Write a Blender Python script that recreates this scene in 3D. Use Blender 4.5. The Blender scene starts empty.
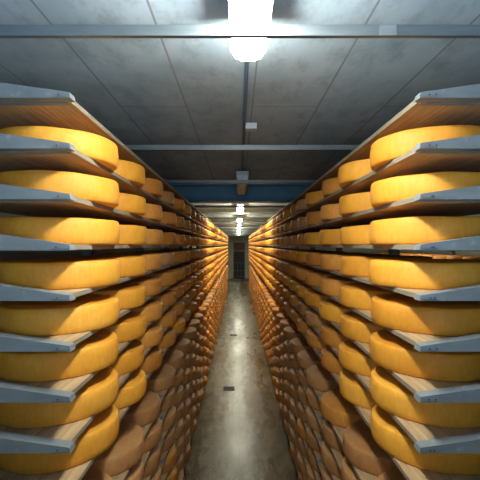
import bpy, bmesh, math, random
from mathutils import Vector, Matrix, noise
random.seed(7)
S = bpy.context.scene
C = S.collection
EYE = 2.95            # eye height above the floor: the photo is taken from a raised viewing window

# ------------------------------------------------------------------ camera, light, exposure
cam = bpy.data.objects.new('camera', bpy.data.cameras.new('camera')); C.objects.link(cam)
cam.location = (0, 0, EYE); cam.rotation_euler = (math.pi/2, 0, 0)
cam.data.sensor_width = 36; cam.data.lens = 385/480*36
cam.data.shift_x = 2/480; cam.data.shift_y = 5/480
cam.data.clip_start = 0.02; cam.data.clip_end = 200
S.camera = cam
S.view_settings.view_transform = 'Standard'; S.view_settings.look = 'None'
S.view_settings.gamma = 1; S.view_settings.use_curve_mapping = False
S.view_settings.exposure = 0.22
w = bpy.data.worlds.new('world'); S.world = w; w.use_nodes = True
w.node_tree.nodes['Background'].inputs[0].default_value = (.55, .72, 1, 1)
w.node_tree.nodes['Background'].inputs[1].default_value = 0.02

LAMP_E = 118.0         # emission of the first lamp's diffuser
FAR_E = 85.0
def area(name, loc, rot, sx, sy, power, color):
    l = bpy.data.lights.new(name, 'AREA'); l.shape = 'RECTANGLE'; l.size = sx; l.size_y = sy
    l.energy = power; l.color = color
    o = bpy.data.objects.new(name, l); C.objects.link(o); o.location = loc; o.rotation_euler = rot
    return o
# daylight entering through the viewing window behind the camera
area('window_daylight', (0, -0.57, EYE+.05), (math.pi/2+math.radians(55), 0, 0), 1.9, 1.1, 36.0, (.44, .67, 1.0))

# ------------------------------------------------------------------ materials
def mat(name, base, rough=.6, metal=0.0, build=None, spec=None):
    m = bpy.data.materials.new(name); m.use_nodes = True
    nt = m.node_tree; b = nt.nodes['Principled BSDF']
    b.inputs['Base Color'].default_value = (*base, 1); b.inputs['Roughness'].default_value = rough
    b.inputs['Metallic'].default_value = metal
    if spec is not None: b.inputs['Specular IOR Level'].default_value = spec
    if build: build(nt, b)
    return m
def N(nt, t, **kw):
    n = nt.nodes.new(t)
    for k, v in kw.items():
        if k in n.inputs: n.inputs[k].default_value = v
        else: setattr(n, k, v)
    return n
def coords(nt, scale=(1, 1, 1), kind='Object'):
    tc = N(nt, 'ShaderNodeTexCoord'); mp = N(nt, 'ShaderNodeMapping'); mp.inputs['Scale'].default_value = scale
    nt.links.new(tc.outputs[kind], mp.inputs['Vector']); return mp.outputs[0]
def nz(nt, vec, scale, detail=4, rough=.6):
    n = N(nt, 'ShaderNodeTexNoise'); n.inputs['Scale'].default_value = scale; n.inputs['Detail'].default_value = detail
    n.inputs['Roughness'].default_value = rough
    nt.links.new(vec, n.inputs['Vector']); return n.outputs['Fac']
def ramp(nt, fac, stops):
    r = N(nt, 'ShaderNodeValToRGB'); e = r.color_ramp.elements
    while len(e) < len(stops): e.new(.5)
    for i, (p, c) in enumerate(stops): e[i].position = p; e[i].color = (*c, 1)
    nt.links.new(fac, r.inputs[0]); return r.outputs[0]
def mix(nt, fac, a, b, mode='MIX'):
    m = N(nt, 'ShaderNodeMix', data_type='RGBA', blend_type=mode)
    for s, v in ((m.inputs[0], fac), (m.inputs[6], a), (m.inputs[7], b)):
        if hasattr(v, 'is_linked'): nt.links.new(v, s)
        elif isinstance(v, tuple): s.default_value = (*v, 1)
        else: s.default_value = v
    return m.outputs[2]
def bump(nt, b, h, strength=.3, dist=.01):
    n = N(nt, 'ShaderNodeBump'); n.inputs['Strength'].default_value = strength; n.inputs['Distance'].default_value = dist
    nt.links.new(h, n.inputs['Height']); nt.links.new(n.outputs[0], b.inputs['Normal'])

def cheese_mat(name, lo, mid, hi):
    def f(nt, b):
        v = coords(nt)
        patch = nz(nt, v, 5, 5, .65)
        fine = nz(nt, coords(nt, (1, 1, .35)), 60, 3)
        oi = N(nt, 'ShaderNodeObjectInfo')
        col = ramp(nt, patch, [(.25, lo), (.5, mid), (.75, hi)])
        col = mix(nt, .35, col, ramp(nt, fine, [(.3, lo), (.7, hi)]))
        # small differences between wheels
        var = ramp(nt, oi.outputs['Random'], [(0, (.80, .74, .66)), (1, (1.0, 1.0, 1.0))])
        col = mix(nt, 1.0, col, var, 'MULTIPLY')
        nt.links.new(col, b.inputs['Base Color'])
        bump(nt, b, fine, .25, .004)
    return mat(name, mid, .55, 0, f, .3)
CH_GOLD = cheese_mat('golden cheese rind', (.70, .275, .022), (.84, .378, .036), (.92, .46, .065))
CH_AMBER = cheese_mat('amber cheese rind', (.58, .23, .04), (.72, .30, .055), (.82, .38, .08))  # also carries the dimmer light on wheels between the lit lamps
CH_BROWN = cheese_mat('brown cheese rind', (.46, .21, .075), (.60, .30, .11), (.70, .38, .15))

def f(nt, b):
    v = coords(nt, (14, 1.2, 14), 'Generated')
    v2 = coords(nt, (30, 1.5, 30))
    g = nz(nt, v2, 2.2, 5); st = nz(nt, coords(nt, (1, .6, 1)), 3.0, 4)
    col = ramp(nt, g, [(.3, (.34, .21, .10)), (.55, (.50, .34, .17)), (.75, (.60, .43, .235))])
    col = mix(nt, ramp(nt, st, [(.45, (0, 0, 0)), (.75, (.6, .6, .6))]), col, (.27, .16, .085))
    nt.links.new(col, b.inputs['Base Color']); bump(nt, b, g, .2, .003)
WOOD = mat('spruce board', (.6, .42, .24), .75, 0, f, .25)
def f(nt, b):
    g = nz(nt, coords(nt, (30, 1.5, 30)), 2.2, 5)
    nt.links.new(ramp(nt, g, [(.3, (.20, .17, .12)), (.7, (.36, .30, .21))]), b.inputs['Base Color'])
EDGEW = mat('weathered board edge', (.4, .36, .28), .8, 0, f, .25)
def f(nt, b):
    n = nz(nt, coords(nt), 18, 4); n2 = nz(nt, coords(nt, (1, 1, 3)), 6, 4)
    col = ramp(nt, n2, [(.3, (.15, .175, .18)), (.7, (.215, .24, .24))])
    col = mix(nt, ramp(nt, n, [(.58, (0, 0, 0)), (.70, (.8, .8, .8))]), col, (.30, .31, .30))
    nt.links.new(col, b.inputs['Base Color']); bump(nt, b, n, .1, .002)
STEEL = mat('grey blue painted steel', (.4, .46, .5), .5, .0, f)
RUST = mat('dark bolt steel', (.06, .045, .035), .6, .5)
def f(nt, b):
    v = coords(nt)
    big = nz(nt, v, .9, 6, .65); fine = nz(nt, coords(nt, (1, .5, 1)), 9, 6, .7); pit = nz(nt, v, 60, 2)
    col = ramp(nt, big, [(.3, (.31, .42, .48)), (.5, (.44, .56, .63)), (.72, (.57, .69, .76))])
    col = mix(nt, ramp(nt, fine, [(.48, (0, 0, 0)), (.70, (.5, .5, .5))]), col, (.20, .26, .30))
    # formwork panel joints
    br = N(nt, 'ShaderNodeTexBrick'); nt.links.new(coords(nt), br.inputs['Vector'])
    mp = br.inputs['Vector'].links[0].from_node; mp.inputs['Rotation'].default_value = (0, 0, math.pi/2); mp.inputs['Location'].default_value = (0, -.10, 0)
    br.inputs['Scale'].default_value = 1.0; br.inputs['Brick Width'].default_value = 7.3; br.inputs['Row Height'].default_value = .46
    br.inputs['Mortar Size'].default_value = .006; br.inputs['Mortar Smooth'].default_value = .3; br.offset = .37
    col = mix(nt, br.outputs['Fac'], col, (.27, .30, .33))
    nt.links.new(col, b.inputs['Base Color']); bump(nt, b, pit, .3, .004)
CONC = mat('formed concrete ceiling', (.25, .27, .28), .85, 0, f, .2)
def f(nt, b):
    v = coords(nt)
    big = nz(nt, coords(nt, (1, .45, 1)), 1.6, 7, .68); wet = nz(nt, coords(nt, (1.3, .35, 1)), 1.1, 5, .6); fine = nz(nt, v, 26, 5)
    col = ramp(nt, big, [(.25, (.10, .08, .04)), (.45, (.21, .20, .14)), (.6, (.29, .29, .235)), (.8, (.38, .39, .34))])
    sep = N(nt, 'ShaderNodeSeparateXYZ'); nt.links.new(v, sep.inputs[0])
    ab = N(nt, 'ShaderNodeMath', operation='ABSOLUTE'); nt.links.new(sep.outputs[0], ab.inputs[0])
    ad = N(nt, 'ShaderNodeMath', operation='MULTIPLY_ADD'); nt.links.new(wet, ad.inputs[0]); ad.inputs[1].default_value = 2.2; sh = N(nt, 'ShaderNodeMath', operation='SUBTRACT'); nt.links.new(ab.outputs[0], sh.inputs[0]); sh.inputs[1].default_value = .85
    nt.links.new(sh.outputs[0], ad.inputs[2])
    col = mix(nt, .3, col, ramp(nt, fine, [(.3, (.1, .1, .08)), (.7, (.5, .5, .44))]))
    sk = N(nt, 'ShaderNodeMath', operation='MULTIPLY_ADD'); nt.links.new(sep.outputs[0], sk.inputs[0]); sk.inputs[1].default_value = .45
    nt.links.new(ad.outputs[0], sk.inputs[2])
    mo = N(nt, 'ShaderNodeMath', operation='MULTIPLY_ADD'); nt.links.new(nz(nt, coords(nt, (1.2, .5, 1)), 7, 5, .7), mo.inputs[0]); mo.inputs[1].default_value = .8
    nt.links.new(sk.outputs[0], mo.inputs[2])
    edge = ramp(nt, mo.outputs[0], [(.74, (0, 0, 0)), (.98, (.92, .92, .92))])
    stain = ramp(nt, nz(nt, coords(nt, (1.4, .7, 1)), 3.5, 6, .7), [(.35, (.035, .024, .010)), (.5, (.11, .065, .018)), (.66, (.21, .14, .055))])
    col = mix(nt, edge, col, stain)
    # saw-cut joint down the middle of the aisle
    sb = N(nt, 'ShaderNodeMath', operation='SUBTRACT'); nt.links.new(sep.outputs[0], sb.inputs[0]); sb.inputs[1].default_value = .02
    a2 = N(nt, 'ShaderNodeMath', operation='ABSOLUTE'); nt.links.new(sb.outputs[0], a2.inputs[0])
    lt = N(nt, 'ShaderNodeMath', operation='LESS_THAN'); nt.links.new(a2.outputs[0], lt.inputs[0]); lt.inputs[1].default_value = .006
    col = mix(nt, lt.outputs[0], col, (.17, .16, .12))
    nt.links.new(col, b.inputs['Base Color'])
    nt.links.new(ramp(nt, wet, [(.35, (.22,)*3), (.7, (.40,)*3)]), b.inputs['Roughness'])
    bump(nt, b, big, .3, .015)
FLOOR = mat('damp worn concrete floor', (.3, .3, .25), .35, 0, f, .28)
def f(nt, b):
    n = nz(nt, coords(nt), 2.5, 5)
    nt.links.new(ramp(nt, n, [(.3, (.50, .48, .38)), (.7, (.60, .58, .47))]), b.inputs['Base Color'])
WALL = mat('plastered wall', (.4, .38, .32), .9, 0, f, .2)
def f(nt, b):
    n = nz(nt, coords(nt), 5, 4)
    nt.links.new(ramp(nt, n, [(.3, (.08, .25, .36)), (.7, (.10, .30, .42))]), b.inputs['Base Color'])
BLUE = mat('blue painted steel beam', (.06, .17, .25), .5, 0, f)
def f(nt, b):
    n = nz(nt, coords(nt, (1, 6, 6)), 4, 4)
    nt.links.new(ramp(nt, n, [(.3, (.13, .155, .16)), (.7, (.19, .215, .22))]), b.inputs['Base Color'])
GALV = mat('galvanised steel', (.5, .53, .53), .38, .35, f)
WHITE = mat('white plastic', (.66, .68, .66), .45)
HOUS = mat('lamp housing', (.50, .52, .52), .45)
CABLE = mat('blue grey conduit', (.13, .19, .28), .5)
DARK = mat('dark door leaf', (.018, .02, .022), .5)
REDD = mat('red brown transom panel', (.20, .085, .06), .6)
FRAME = mat('pale door frame', (.5, .47, .38), .6)
GATE = mat('galvanised barrier', (.16, .17, .17), .5, .2)
DRAIN = mat('cast iron drain', (.03, .03, .028), .5, .6)
OFF = mat('unlit yellowed diffuser', (.80, .80, .70), .4)
def glow(name, col, e):
    m = bpy.data.materials.new(name); m.use_nodes = True; nt = m.node_tree
    b = nt.nodes['Principled BSDF']; b.inputs['Base Color'].default_value = (.8, .8, .8, 1)
    b.inputs['Emission Color'].default_value = (*col, 1); b.inputs['Emission Strength'].default_value = e
    return m
LIT = glow('lit white diffuser', (.97, 1.0, .95), LAMP_E)
LITF = glow('lit warm diffuser', (1.0, .98, .76), FAR_E)

# ------------------------------------------------------------------ helpers
def obj(name, bm, m, parent=None, loc=None, smooth=False):
    me = bpy.data.meshes.new(name); bmesh.ops.recalc_face_normals(bm, faces=bm.faces); bm.to_mesh(me); bm.free()
    for k in (m if isinstance(m, (list, tuple)) else [m]): me.materials.append(k)
    if smooth:
        for p in me.polygons: p.use_smooth = True
    o = bpy.data.objects.new(name, me); C.objects.link(o)
    if parent: o.parent = parent
    if loc: o.location = loc
    return o
def tag(o, label=None, cat=None, group=None, kind=None):
    if label: o['label'] = label
    if cat: o['category'] = cat
    if group: o['group'] = group
    if kind: o['kind'] = kind
    return o
def empty(name, loc):
    o = bpy.data.objects.new(name, None); C.objects.link(o); o.location = loc; o.empty_display_size = .1; return o
def box(bm, x0, x1, y0, y1, z0, z1, bev=0):
    r = bmesh.ops.create_cube(bm, size=1)
    for v in r['verts']:
        v.co = Vector(((x0+x1)/2 + v.co.x*(x1-x0), (y0+y1)/2 + v.co.y*(y1-y0), (z0+z1)/2 + v.co.z*(z1-z0)))
    if bev:
        es = list({e for v in r['verts'] for e in v.link_edges})
        bmesh.ops.bevel(bm, geom=es, offset=bev, segments=2, affect='EDGES', profile=.6)
    return bm
def B(*a, **k): return box(bmesh.new(), *a, **k)
def prism(bm, pts, y0, y1):     # outline in x,z pulled along y
    a = [bm.verts.new((x, y0, z)) for x, z in pts]; b = [bm.verts.new((x, y1, z)) for x, z in pts]
    n = len(pts); bm.faces.new(a); bm.faces.new(b[::-1])
    for i in range(n): bm.faces.new((a[i], a[(i+1) % n], b[(i+1) % n], b[i]))
    return bm
def tube(bm, p, q, r, seg=12):
    p, q = Vector(p), Vector(q); d = q-p
    m = Matrix.Translation((p+q)/2) @ d.to_track_quat('Z', 'Y').to_matrix().to_4x4()
    bmesh.ops.create_cone(bm, cap_ends=True, segments=seg, radius1=r, radius2=r, depth=d.length, matrix=m); return bm
ORD = ['zeroth', 'first', 'second', 'third', 'fourth', 'fifth', 'sixth', 'seventh', 'eighth', 'ninth', 'tenth', 'eleventh', 'twelfth',
       'thirteenth', 'fourteenth', 'fifteenth', 'sixteenth', 'seventeenth', 'eighteenth', 'nineteenth', 'twentieth', 'twenty-first',
       'twenty-second', 'twenty-third', 'twenty-fourth', 'twenty-fifth', 'twenty-sixth', 'twenty-seventh', 'twenty-eighth',
       'twenty-ninth', 'thirtieth', 'thirty-first', 'thirty-second', 'thirty-third', 'thirty-fourth', 'thirty-fifth', 'thirty-sixth',
       'thirty-seventh', 'thirty-eighth', 'thirty-ninth', 'fortieth']

# ------------------------------------------------------------------ the room
XL, XR, Y0, Y1, CH = -3.2, 7.6, -.6, 33.9, EYE+.97
tag(obj('floor', B(XL-.2, XR+.2, Y0-.2, Y1+.2, -.2, 0), FLOOR), kind='structure')
tag(obj('ceiling', B(XL-.2, XR+.2, Y0-.2, Y1+.2, CH, CH+.2), CONC), kind='structure')
tag(obj('wall_left', B(XL-.2, XL, Y0, Y1, 0, CH), WALL), kind='structure')
tag(obj('wall_right', B(XR, XR+.2, Y0, Y1, 0, CH), WALL), kind='structure')
DX0, DX1, DH = -.40, .60, 3.17
bm = bmesh.new(); box(bm, XL, DX0, Y1, Y1+.2, 0, CH); box(bm, DX1, XR, Y1, Y1+.2, 0, CH); box(bm, DX0, DX1, Y1, Y1+.2, DH, CH)
tag(obj('wall_back', bm, WALL), kind='structure')
# wall behind the camera with the viewing window opening
bm = bmesh.new(); box(bm, XL, -1, Y0-.2, Y0, 0, CH); box(bm, 1, XR, Y0-.2, Y0, 0, CH)
box(bm, -1, 1, Y0-.2, Y0, 0, EYE-.55); box(bm, -1, 1, Y0-.2, Y0, EYE+.65, CH)
tag(obj('wall_front', bm, WALL), kind='structure')
# far door: dark leaf, red-brown transom, pale frame
d = empty('door_1', ((DX0+DX1)/2, Y1+.05, 0)); tag(d, kind='structure')
w2 = (DX1-DX0)/2
obj('leaf', B(-w2, w2, .05, .09, 0, 2.40), DARK, d)
obj('transom', B(-w2, w2, .05, .09, 2.44, DH), REDD, d)
bm = bmesh.new(); box(bm, -w2-.05, -w2, -.07, .1, 0, DH+.05); box(bm, w2, w2+.05, -.07, .1, 0, DH+.05); box(bm, -w2, w2, -.07, .1, DH, DH+.05); box(bm, -w2, w2, .0, .09, 2.40, 2.44)
obj('frame', bm, FRAME, d)
hd = bmesh.new(); tube(hd, (.36, .05, 1.05), (.36, -.01, 1.05), .012); tube(hd, (.36, -.01, 1.05), (.24, -.01, 1.05), .01)
obj('handle', hd, GALV, d)
# downstand beam
bm = bmesh.new()
box(bm, XL, XR, 6.24, 6.26, EYE+.72, CH); box(bm, XL, XR, 6.12, 6.38, EYE+.695, EYE+.72, .003); box(bm, XL, XR, 6.12, 6.38, CH-.02, CH)
tag(obj('trim_1', bm, BLUE), kind='structure')

# ------------------------------------------------------------------ racks
LV = [.58, .38, .18, -.02, -.22, -.42, -.62, -.82, -1.02, -1.42, -1.62, -1.82, -2.02, -2.22, -2.42, -2.62, -2.82]   # board undersides, relative to the eye
BT = .022; BAY = 1.93; NB = 12; R_ = .285; TH = .122
SIDE = {-1: .650, 1: .705}        # arm tips
EDGE = {-1: .680, 1: .732}        # aisle edge of the boards
FACE = {-1: .612, 1: .674}        # the wheels bulge a little over the edge
DEPTH = .66
ARM_Y = [1.515] + [1.60+BAY*k for k in range(1, NB+1)]
def sz(x, y, z, r):              # projected size in the frame, 0 when outside
    px, py = 238+385*x/y, 245-385*z/y
    m = 385*r/y
    if px+m < 0 or px-m > 480 or py-m*.4 > 480 or py+m*.4 < 0: return 0
    return m/(1+abs(0))
def wheel_mesh(k, m):
    rnd = random.Random(40+k)
    seg = 64; bm = bmesh.new(); r = R_*(1 - .008*k/3); h = TH*(1+rnd.uniform(-.03, .03))
    prof = [(0, 0), (r*.55, 0), (r-.016, 0), (r-.007, .002), (r-.002, .008), (r+.001, .03), (r+.004, h*.5), (r+.001, h-.03), (r-.002, h-.009), (r-.007, h-.002), (r-.016, h), (r*.55, h+.001), (0, h+.002)]
    off = rnd.uniform(0, 100); rings = []
    for j, (a, z) in enumerate(prof):
        if a == 0: rings.append([bm.verts.new((0, 0, z))]); continue
        ring = []
        for i in range(seg):
            t = 2*math.pi*i/seg; c, s = math.cos(t), math.sin(t)
            wv = noise.noise(Vector((c*1.3+off, s*1.3, z*4)))*.005 + noise.noise(Vector((c*5+off, s*5, z*14)))*.0016
            aa = a + (wv if a > r*.9 else 0)
            zz = z + (noise.noise(Vector((c*2, s*2, off)))*.004 if z > h*.5 else 0)
            ring.append(bm.verts.new((aa*c, aa*s, zz)))
        rings.append(ring)
    for a, b in zip(rings, rings[1:]):
        for i in range(seg):
            j = (i+1) % seg
            if len(a) == 1: bm.faces.new((a[0], b[i], b[j]))
            elif len(b) == 1: bm.faces.new((a[i], b[0], a[j]))
            else: bm.faces.new((a[i], b[i], b[j], a[j]))
    bmesh.ops.recalc_face_normals(bm, faces=bm.faces)
    me = bpy.data.meshes.new('round_cheese'); bm.to_mesh(me); bm.free(); me.materials.append(m)
    for p in me.polygons: p.use_smooth = True
    return me
MESH = {c: [wheel_mesh(k+10*i, m) for k in range(4)] for i, (c, m) in enumerate((('golden', CH_GOLD), ('amber', CH_AMBER), ('brown', CH_BROWN)))}
def low_wheel(bm, x, y, z, seg, mi, rot):
    r, h = R_, TH
    prof = [(r-.014, 0), (r, .016), (r+.003, h*.5), (r, h-.016), (r-.014, h)]
    rings = [[bm.verts.new((x+a*math.cos(rot+2*math.pi*i/seg), y+a*math.sin(rot+2*math.pi*i/seg), z+q)) for i in range(seg)] for a, q in prof]
    fs = [bm.faces.new(rings[0][::-1]), bm.faces.new(rings[-1])]
    for a, b in zip(rings, rings[1:]):
        for i in range(seg):
            j = (i+1) % seg; q = bm.faces.new((a[i], a[j], b[j], b[i])); q.smooth = True; fs.append(q)
    for q in fs: q.material_index = mi

wheels, boards = [], []
for s in (-1, 1):
    X = SIDE[s]; rnd = random.Random(11+s)
    for li, h in enumerate(LV):
        for b in range(NB):
            y0 = (ARM_Y[b]+.05) if b == 0 else ARM_Y[b]+.052; y1 = ARM_Y[b+1]-.002
            boards.append((sz(s*(X+.1), max(y0, 1.6), h, .9), s, li, b, y0, y1))
            if li == 0: continue
            for j in range(3):
                cy = 1.945 + b*BAY + j*.604 + rnd.uniform(-.006, .006)
                if b: cy += .01
                cx = s*(FACE[s] + R_ + .004 + rnd.uniform(-.006, .012))
                col = b*3+j
                low = li >= 9
                kind = 'brown' if low else ('golden' if col < 2 or rnd.random() < (.2 if col < 9 else .75) else 'amber')  # low rows brown; above, lamplight and dimness along the aisle put into rind colour
                if low and rnd.random() < (.05 if col < 9 else .7): kind = 'amber'  # far low wheels lighter, the glow of the far lamps put into their colour
                if not low and 2 < col < 9 and rnd.random() < .3: kind = 'brown'  # some browner wheels darken the dim stretch by colour
                wheels.append((sz(cx, cy, h, R_), s, li, col, cx, cy, h+BT, kind, rnd.uniform(0, 6.28)))
wheels.sort(key=lambda t: (-t[0], t[1], t[2], t[3]))
RACK = {-1: 'left', 1: 'right'}
for n, (q, s, li, col, cx, cy, hz, kind, rot) in enumerate(wheels[:300]):
    o = bpy.data.objects.new('round_cheese', MESH[kind][(li*3+col*5+(s > 0)) % 4]); C.objects.link(o)
    o.location = (cx, cy, EYE+hz); o.rotation_euler.z = rot
    tag(o, f'{kind} cheese wheel on {RACK[s]} rack, {ORD[li]} row from top, {ORD[col+1]} from near end', 'cheese', f'cheese wheels on the {RACK[s]} rack')
for s in (-1, 1):
    bm = bmesh.new()
    for (q, s2, li, col, cx, cy, hz, kind, rot) in wheels[300:]:
        if s2 == s: low_wheel(bm, cx, cy, EYE+hz, 40 if cy < 9 else 24, ('golden', 'amber', 'brown').index(kind), rot)
    tag(obj('round_cheese', bm, [CH_GOLD, CH_AMBER, CH_BROWN]), f'hundreds of smaller looking cheese wheels further down the {RACK[s]} rack', 'cheese', f'cheese wheels on the {RACK[s]} rack', 'stuff')

boards.sort(key=lambda t: (-t[0], t[1], t[2], t[3]))
def board_geo(bm, s, h, y0, y1, at=None):
    X = EDGE[s]; a, b = sorted((s*X, s*(SIDE[s]+DEPTH)))
    ox, oy, oz = at or (0, 0, 0)
    box(bm, a-ox, b-ox, y0-oy, y1-oy, EYE+h-oz, EYE+h+BT-oz, .002 if at else 0)
for q, s, li, b, y0, y1 in boards[:300]:
    h = LV[li]; at = (s*(SIDE[s]+DEPTH/2), (y0+y1)/2, EYE+h); bm = bmesh.new(); board_geo(bm, s, h, y0, y1, at); bm.normal_update()
    for q_ in bm.faces: q_.material_index = 1 if q_.normal.x*s < -.9 else 0
    tag(obj('shelf_board', bm, [WOOD, EDGEW], loc=at),
        f'wooden shelf board on {RACK[s]} rack, {ORD[li+1]} level from top, {ORD[b+1]} bay from near end', 'shelf board', f'shelf boards on the {RACK[s]} rack')
for s in (-1, 1):
    bm = bmesh.new()
    for q, s2, li, b, y0, y1 in boards[300:]:
        if s2 == s: board_geo(bm, s, LV[li], y0, y1)
    bm.normal_update()
    for q_ in bm.faces: q_.material_index = 1 if q_.normal.x*s < -.9 else 0
    tag(obj('shelf_board', bm, [WOOD, EDGEW]), f'wooden shelf boards of the distant bays of the {RACK[s]} rack', 'shelf board', f'shelf boards on the {RACK[s]} rack', 'stuff')

# cantilever racks
def arm_geo(bm, s, h, y, root_y, ox, oy, oz=0):
    X = SIDE[s]+.010 if y < 2 else EDGE[s]-.002; E = SIDE[s]+DEPTH+.027
    pts = [(X, 0), (X+.004, .022), (E, .022+.14*(E-X)), (E, 0)]
    pts = [(s*a-ox, EYE+h+z-oz) for a, z in pts]
    prism(bm, pts, y-oy, y+.05-oy)
    lx = sorted((s*(X+.035)-ox, s*E-ox))                 # thin ledge on which the board end lies
    box(bm, lx[0], lx[1], y+.05-oy, y+.075-oy, EYE+h-.004-oz, EYE+h-.0005-oz)
    if y > 2: box(bm, lx[0], lx[1], y-.025-oy, y-oy, EYE+h-.004-oz, EYE+h-.0005-oz)
for s in (-1, 1):
    X = SIDE[s]; ux = s*(X+DEPTH+.075)
    rk = empty('storage_rack', (ux, ARM_Y[0], 0))
    tag(rk, f'long steel cantilever cheese rack with grey blue arms along the {RACK[s]} side of aisle', 'rack')
    arms = []
    for k, y in enumerate(ARM_Y):
        bm = bmesh.new(); box(bm, -.045, .045, y-ARM_Y[0], y-ARM_Y[0]+.05, 0, EYE+.78, .004)
        box(bm, -.09, .09, y-ARM_Y[0]-.03, y-ARM_Y[0]+.08, 0, .012)
        obj('upright', bm, STEEL, rk)
        for li, h in enumerate(LV): arms.append((sz(s*(X+.05), y, h, .2), k, li, y, h))
    arms.sort(key=lambda t: (-t[0], t[1], t[2]))
    for q, k, li, y, h in arms[:99]:
        bm = bmesh.new(); arm_geo(bm, s, h, y, 0, ux, ARM_Y[0])
        a = obj('arm', bm, STEEL, rk)
        if k == 0 and li < 8:
            r2 = random.Random(li*7+s)
            for dx in ((.052, .070) if s > 0 else (.06,)):
                bm = bmesh.new(); dx += r2.uniform(-.006, .006)
                tube(bm, (s*(X+dx)-ux, .001, EYE+h+.012), (s*(X+dx)-ux, -.004, EYE+h+.012), .0028, 8)
                obj('bolt', bm, RUST, a)
            bm = bmesh.new(); a0, a1 = sorted((s*(X+.020)-ux, s*(X+.08)-ux)); box(bm, a0, a1, -.0015, .0005, EYE+h+.002, EYE+h+.008)
            obj('edge_strip', bm, GALV, a)
    bm = bmesh.new()
    for q, k, li, y, h in arms[99:]: arm_geo(bm, s, h, y, 0, ux, ARM_Y[0])
    tag(obj('arm', bm, STEEL, rk), kind='stuff')
    bm = bmesh.new()
    for hz in (.05, 1.6, EYE+.70): box(bm, -.02, .02, .05, ARM_Y[-1]-ARM_Y[0], hz, hz+.05)
    obj('long_rail', bm, STEEL, rk)

# a further rack glimpsed through the right rack
FX = 4.9
rk = empty('storage_rack', (FX+.7, 6.0, 0)); tag(rk, 'distant rack glimpsed through the slit in the right rack at eye level', 'rack')
for k in range(5):
    bm = bmesh.new(); box(bm, -.045, .045, k*2.0, k*2.0+.06, 0, EYE+.6); obj('upright', bm, STEEL, rk)
    bm = bmesh.new()
    for h in (.15, -.40, -.60): prism(bm, [(-.7, EYE+h-.02), (-.7, EYE+h+.0), (-.04, EYE+h+.0), (-.04, EYE+h-.08)], k*2.0, k*2.0+.05)
    obj('arm', bm, STEEL, rk)
for li, h in enumerate((.15, -.40, -.60)):
    tag(obj('shelf_board', B(FX, FX+.65, 6.0, 14.1, EYE+h, EYE+h+BT), WOOD), f'{("upper", "middle", "lower")[li]} wooden board of the distant rack behind the right rack', 'shelf board')
    for j in range(12):
        o = bpy.data.objects.new('round_cheese', MESH['amber'][j % 4]); C.objects.link(o); o.location = (FX+.3, 6.42+j*.645, EYE+h+BT)
        tag(o, 'small looking amber cheese on the distant rack behind the right rack', 'cheese', 'cheeses on the distant rack')

# ------------------------------------------------------------------ lamps
def lamp(x, y0, y1, lit, label, pos, stems=True):
    r = empty('ceiling_lamp', (x, (y0+y1)/2, EYE+.78)); tag(r, label, 'lamp', 'strip lamps over the aisle'); L = (y1-y0)/2
    bm = bmesh.new()                                        # rounded trapezoid diffuser
    sec = [(-.066, .075), (-.065, .04), (-.060, .014), (-.050, .002), (-.03, 0), (.03, 0), (.050, .002), (.060, .014), (.065, .04), (.066, .075)]
    prism(bm, sec, -L, L); bmesh.ops.bevel(bm, geom=[e for e in bm.edges if abs(abs(e.verts[0].co.y)-L) < 1e-5 and abs(e.verts[0].co.y-e.verts[1].co.y) < 1e-5 and min(e.verts[0].co.z, e.verts[1].co.z) < .07], offset=.012, segments=2, affect='EDGES')
    obj('diffuser', bm, lit, r)
    bm = B(-.0755, .0755, -L-.004, L+.004, .0755, .125, .003)
    for q in (-.0755, .068): box(bm, q, q+.0075, -L-.004, L+.004, .038, .077)      # side lips added to keep the lamp's light off the ceiling
    obj('housing', bm, HOUS, r)
    for q in (-L*.7, L*.7):
        bm = bmesh.new(); tube(bm, (0, q, .125), (0, q, .19), .008); obj('hanger', bm, GALV, r)
    if lit is OFF:
        for q in (-L-.006, L-.002): obj('end_cap', B(-.03, .03, q, q+.008, .012, .072), WHITE, r)
lamp(.043, 1.0, 1.63, LIT, 'large bright strip lamp at the top of the photo, crossing the first ceiling crossbar', 0)
lamp(.055, 4.72, 6.0, OFF, 'unlit beige strip lamp in front of the blue beam', 0)
for i, y in enumerate((8.95, 12.9, 16.9, 20.9, 24.9, 28.9)):
    lamp(.05, y-.64, y+.64, LITF, f'small glowing strip lamp beyond the blue beam, {ORD[i+1]} of the six', 0)
lamp(3.6, 9.5, 10.6, LIT, 'lamp of the neighbouring aisle hidden behind the right rack', 0)

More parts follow.
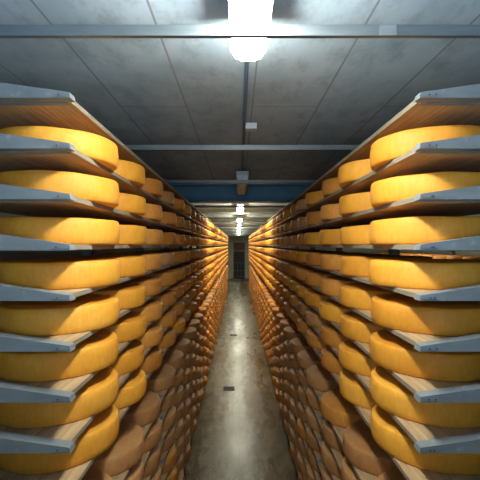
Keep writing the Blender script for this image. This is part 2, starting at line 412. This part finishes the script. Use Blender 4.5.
# ceiling crossbars, fixed to the ceiling with hangers over the racks
ys = [1.36, 2.99, 4.61] + [7.6+1.63*i for i in range(16)]
for i, y in enumerate(ys):
    r = empty('ceiling_crossbar', (0, y, EYE+.74))
    if i == 0: lb = 'pale steel crossbar passing under the big bright lamp'
    elif i == 1: lb = 'second pale steel crossbar, just past the junction box'
    elif i == 2: lb = 'thin crossbar in front of the unlit lamp and blue beam'
    else: lb = f'thin bright crossbar beyond the blue beam, {ORD[i-2]} after it'
    tag(r, lb, 'crossbar', 'steel crossbars under the ceiling')
    obj('bar', B(XL, XR, 0, .02 if i == 0 else .045, 0, .0395, .002), GALV, r)
    for q, x in enumerate((-2.4, -1.9, 2.2, 5.5)):
        bm = bmesh.new(); tube(bm, (x, .012, .039), (x, .012, .23), .006, 8); obj('hanger', bm, GALV, r)
    if i == 0:
        bm = bmesh.new(); box(bm, .50, .56, -.004, 0, -.001, .036); obj('clamp', bm, STEEL, r)

# conduit and junction box
bm = bmesh.new(); tube(bm, (.045, 1.5, CH-.011), (.06, 6.1, CH-.011), .011)
tag(obj('cable_conduit', bm, CABLE), 'thin blue grey conduit running along the ceiling between first two lamps', 'conduit')
jb = empty('junction_box', (.105, 3.10, CH)); tag(jb, 'small pale square junction box on the ceiling beside the conduit', 'junction box')
obj('body', B(-.045, .045, -.045, .045, -.045, 0, .004), WHITE, jb)
obj('lid', B(-.040, .040, -.051, -.045, -.042, -.004, .002), WHITE, jb)

# floor drains and the barrier at the far door
for x, y, lb in ((-.19, 7.9, 'small dark rectangular floor drain, the larger looking of two in the aisle'), (-.15, 12.6, 'small dark rectangular floor drain, farther along the aisle')):
    r = empty('floor_drain', (x, y, 0)); tag(r, lb, 'drain', 'drains in the aisle floor')
    bm = bmesh.new()
    for a, b_, c, e in ((-.12, .12, -.12, -.105), (-.12, .12, .105, .12), (-.12, -.105, -.105, .105), (.105, .12, -.105, .105)): box(bm, a, b_, c, e, 0, .006)
    obj('rim', bm, DRAIN, r)
    bm = bmesh.new()
    for k in range(9): box(bm, -.105, .105, -.10+k*.0235, -.088+k*.0235, 0.0, .005)
    obj('grate', bm, DRAIN, r)
g = empty('metal_barrier', (.1, 33.0, 0)); tag(g, 'low grey metal barrier standing before the dark doorway', 'barrier')
for z in (.25, .75, 1.42):
    bm = bmesh.new(); tube(bm, (-.46, 0, z), (.46, 0, z), .022); obj('rail', bm, GATE, g)
for x in (-.46, -.15, .15, .46):
    bm = bmesh.new(); tube(bm, (x, 0, 0), (x, 0, 1.45), .016); obj('post', bm, GATE, g)
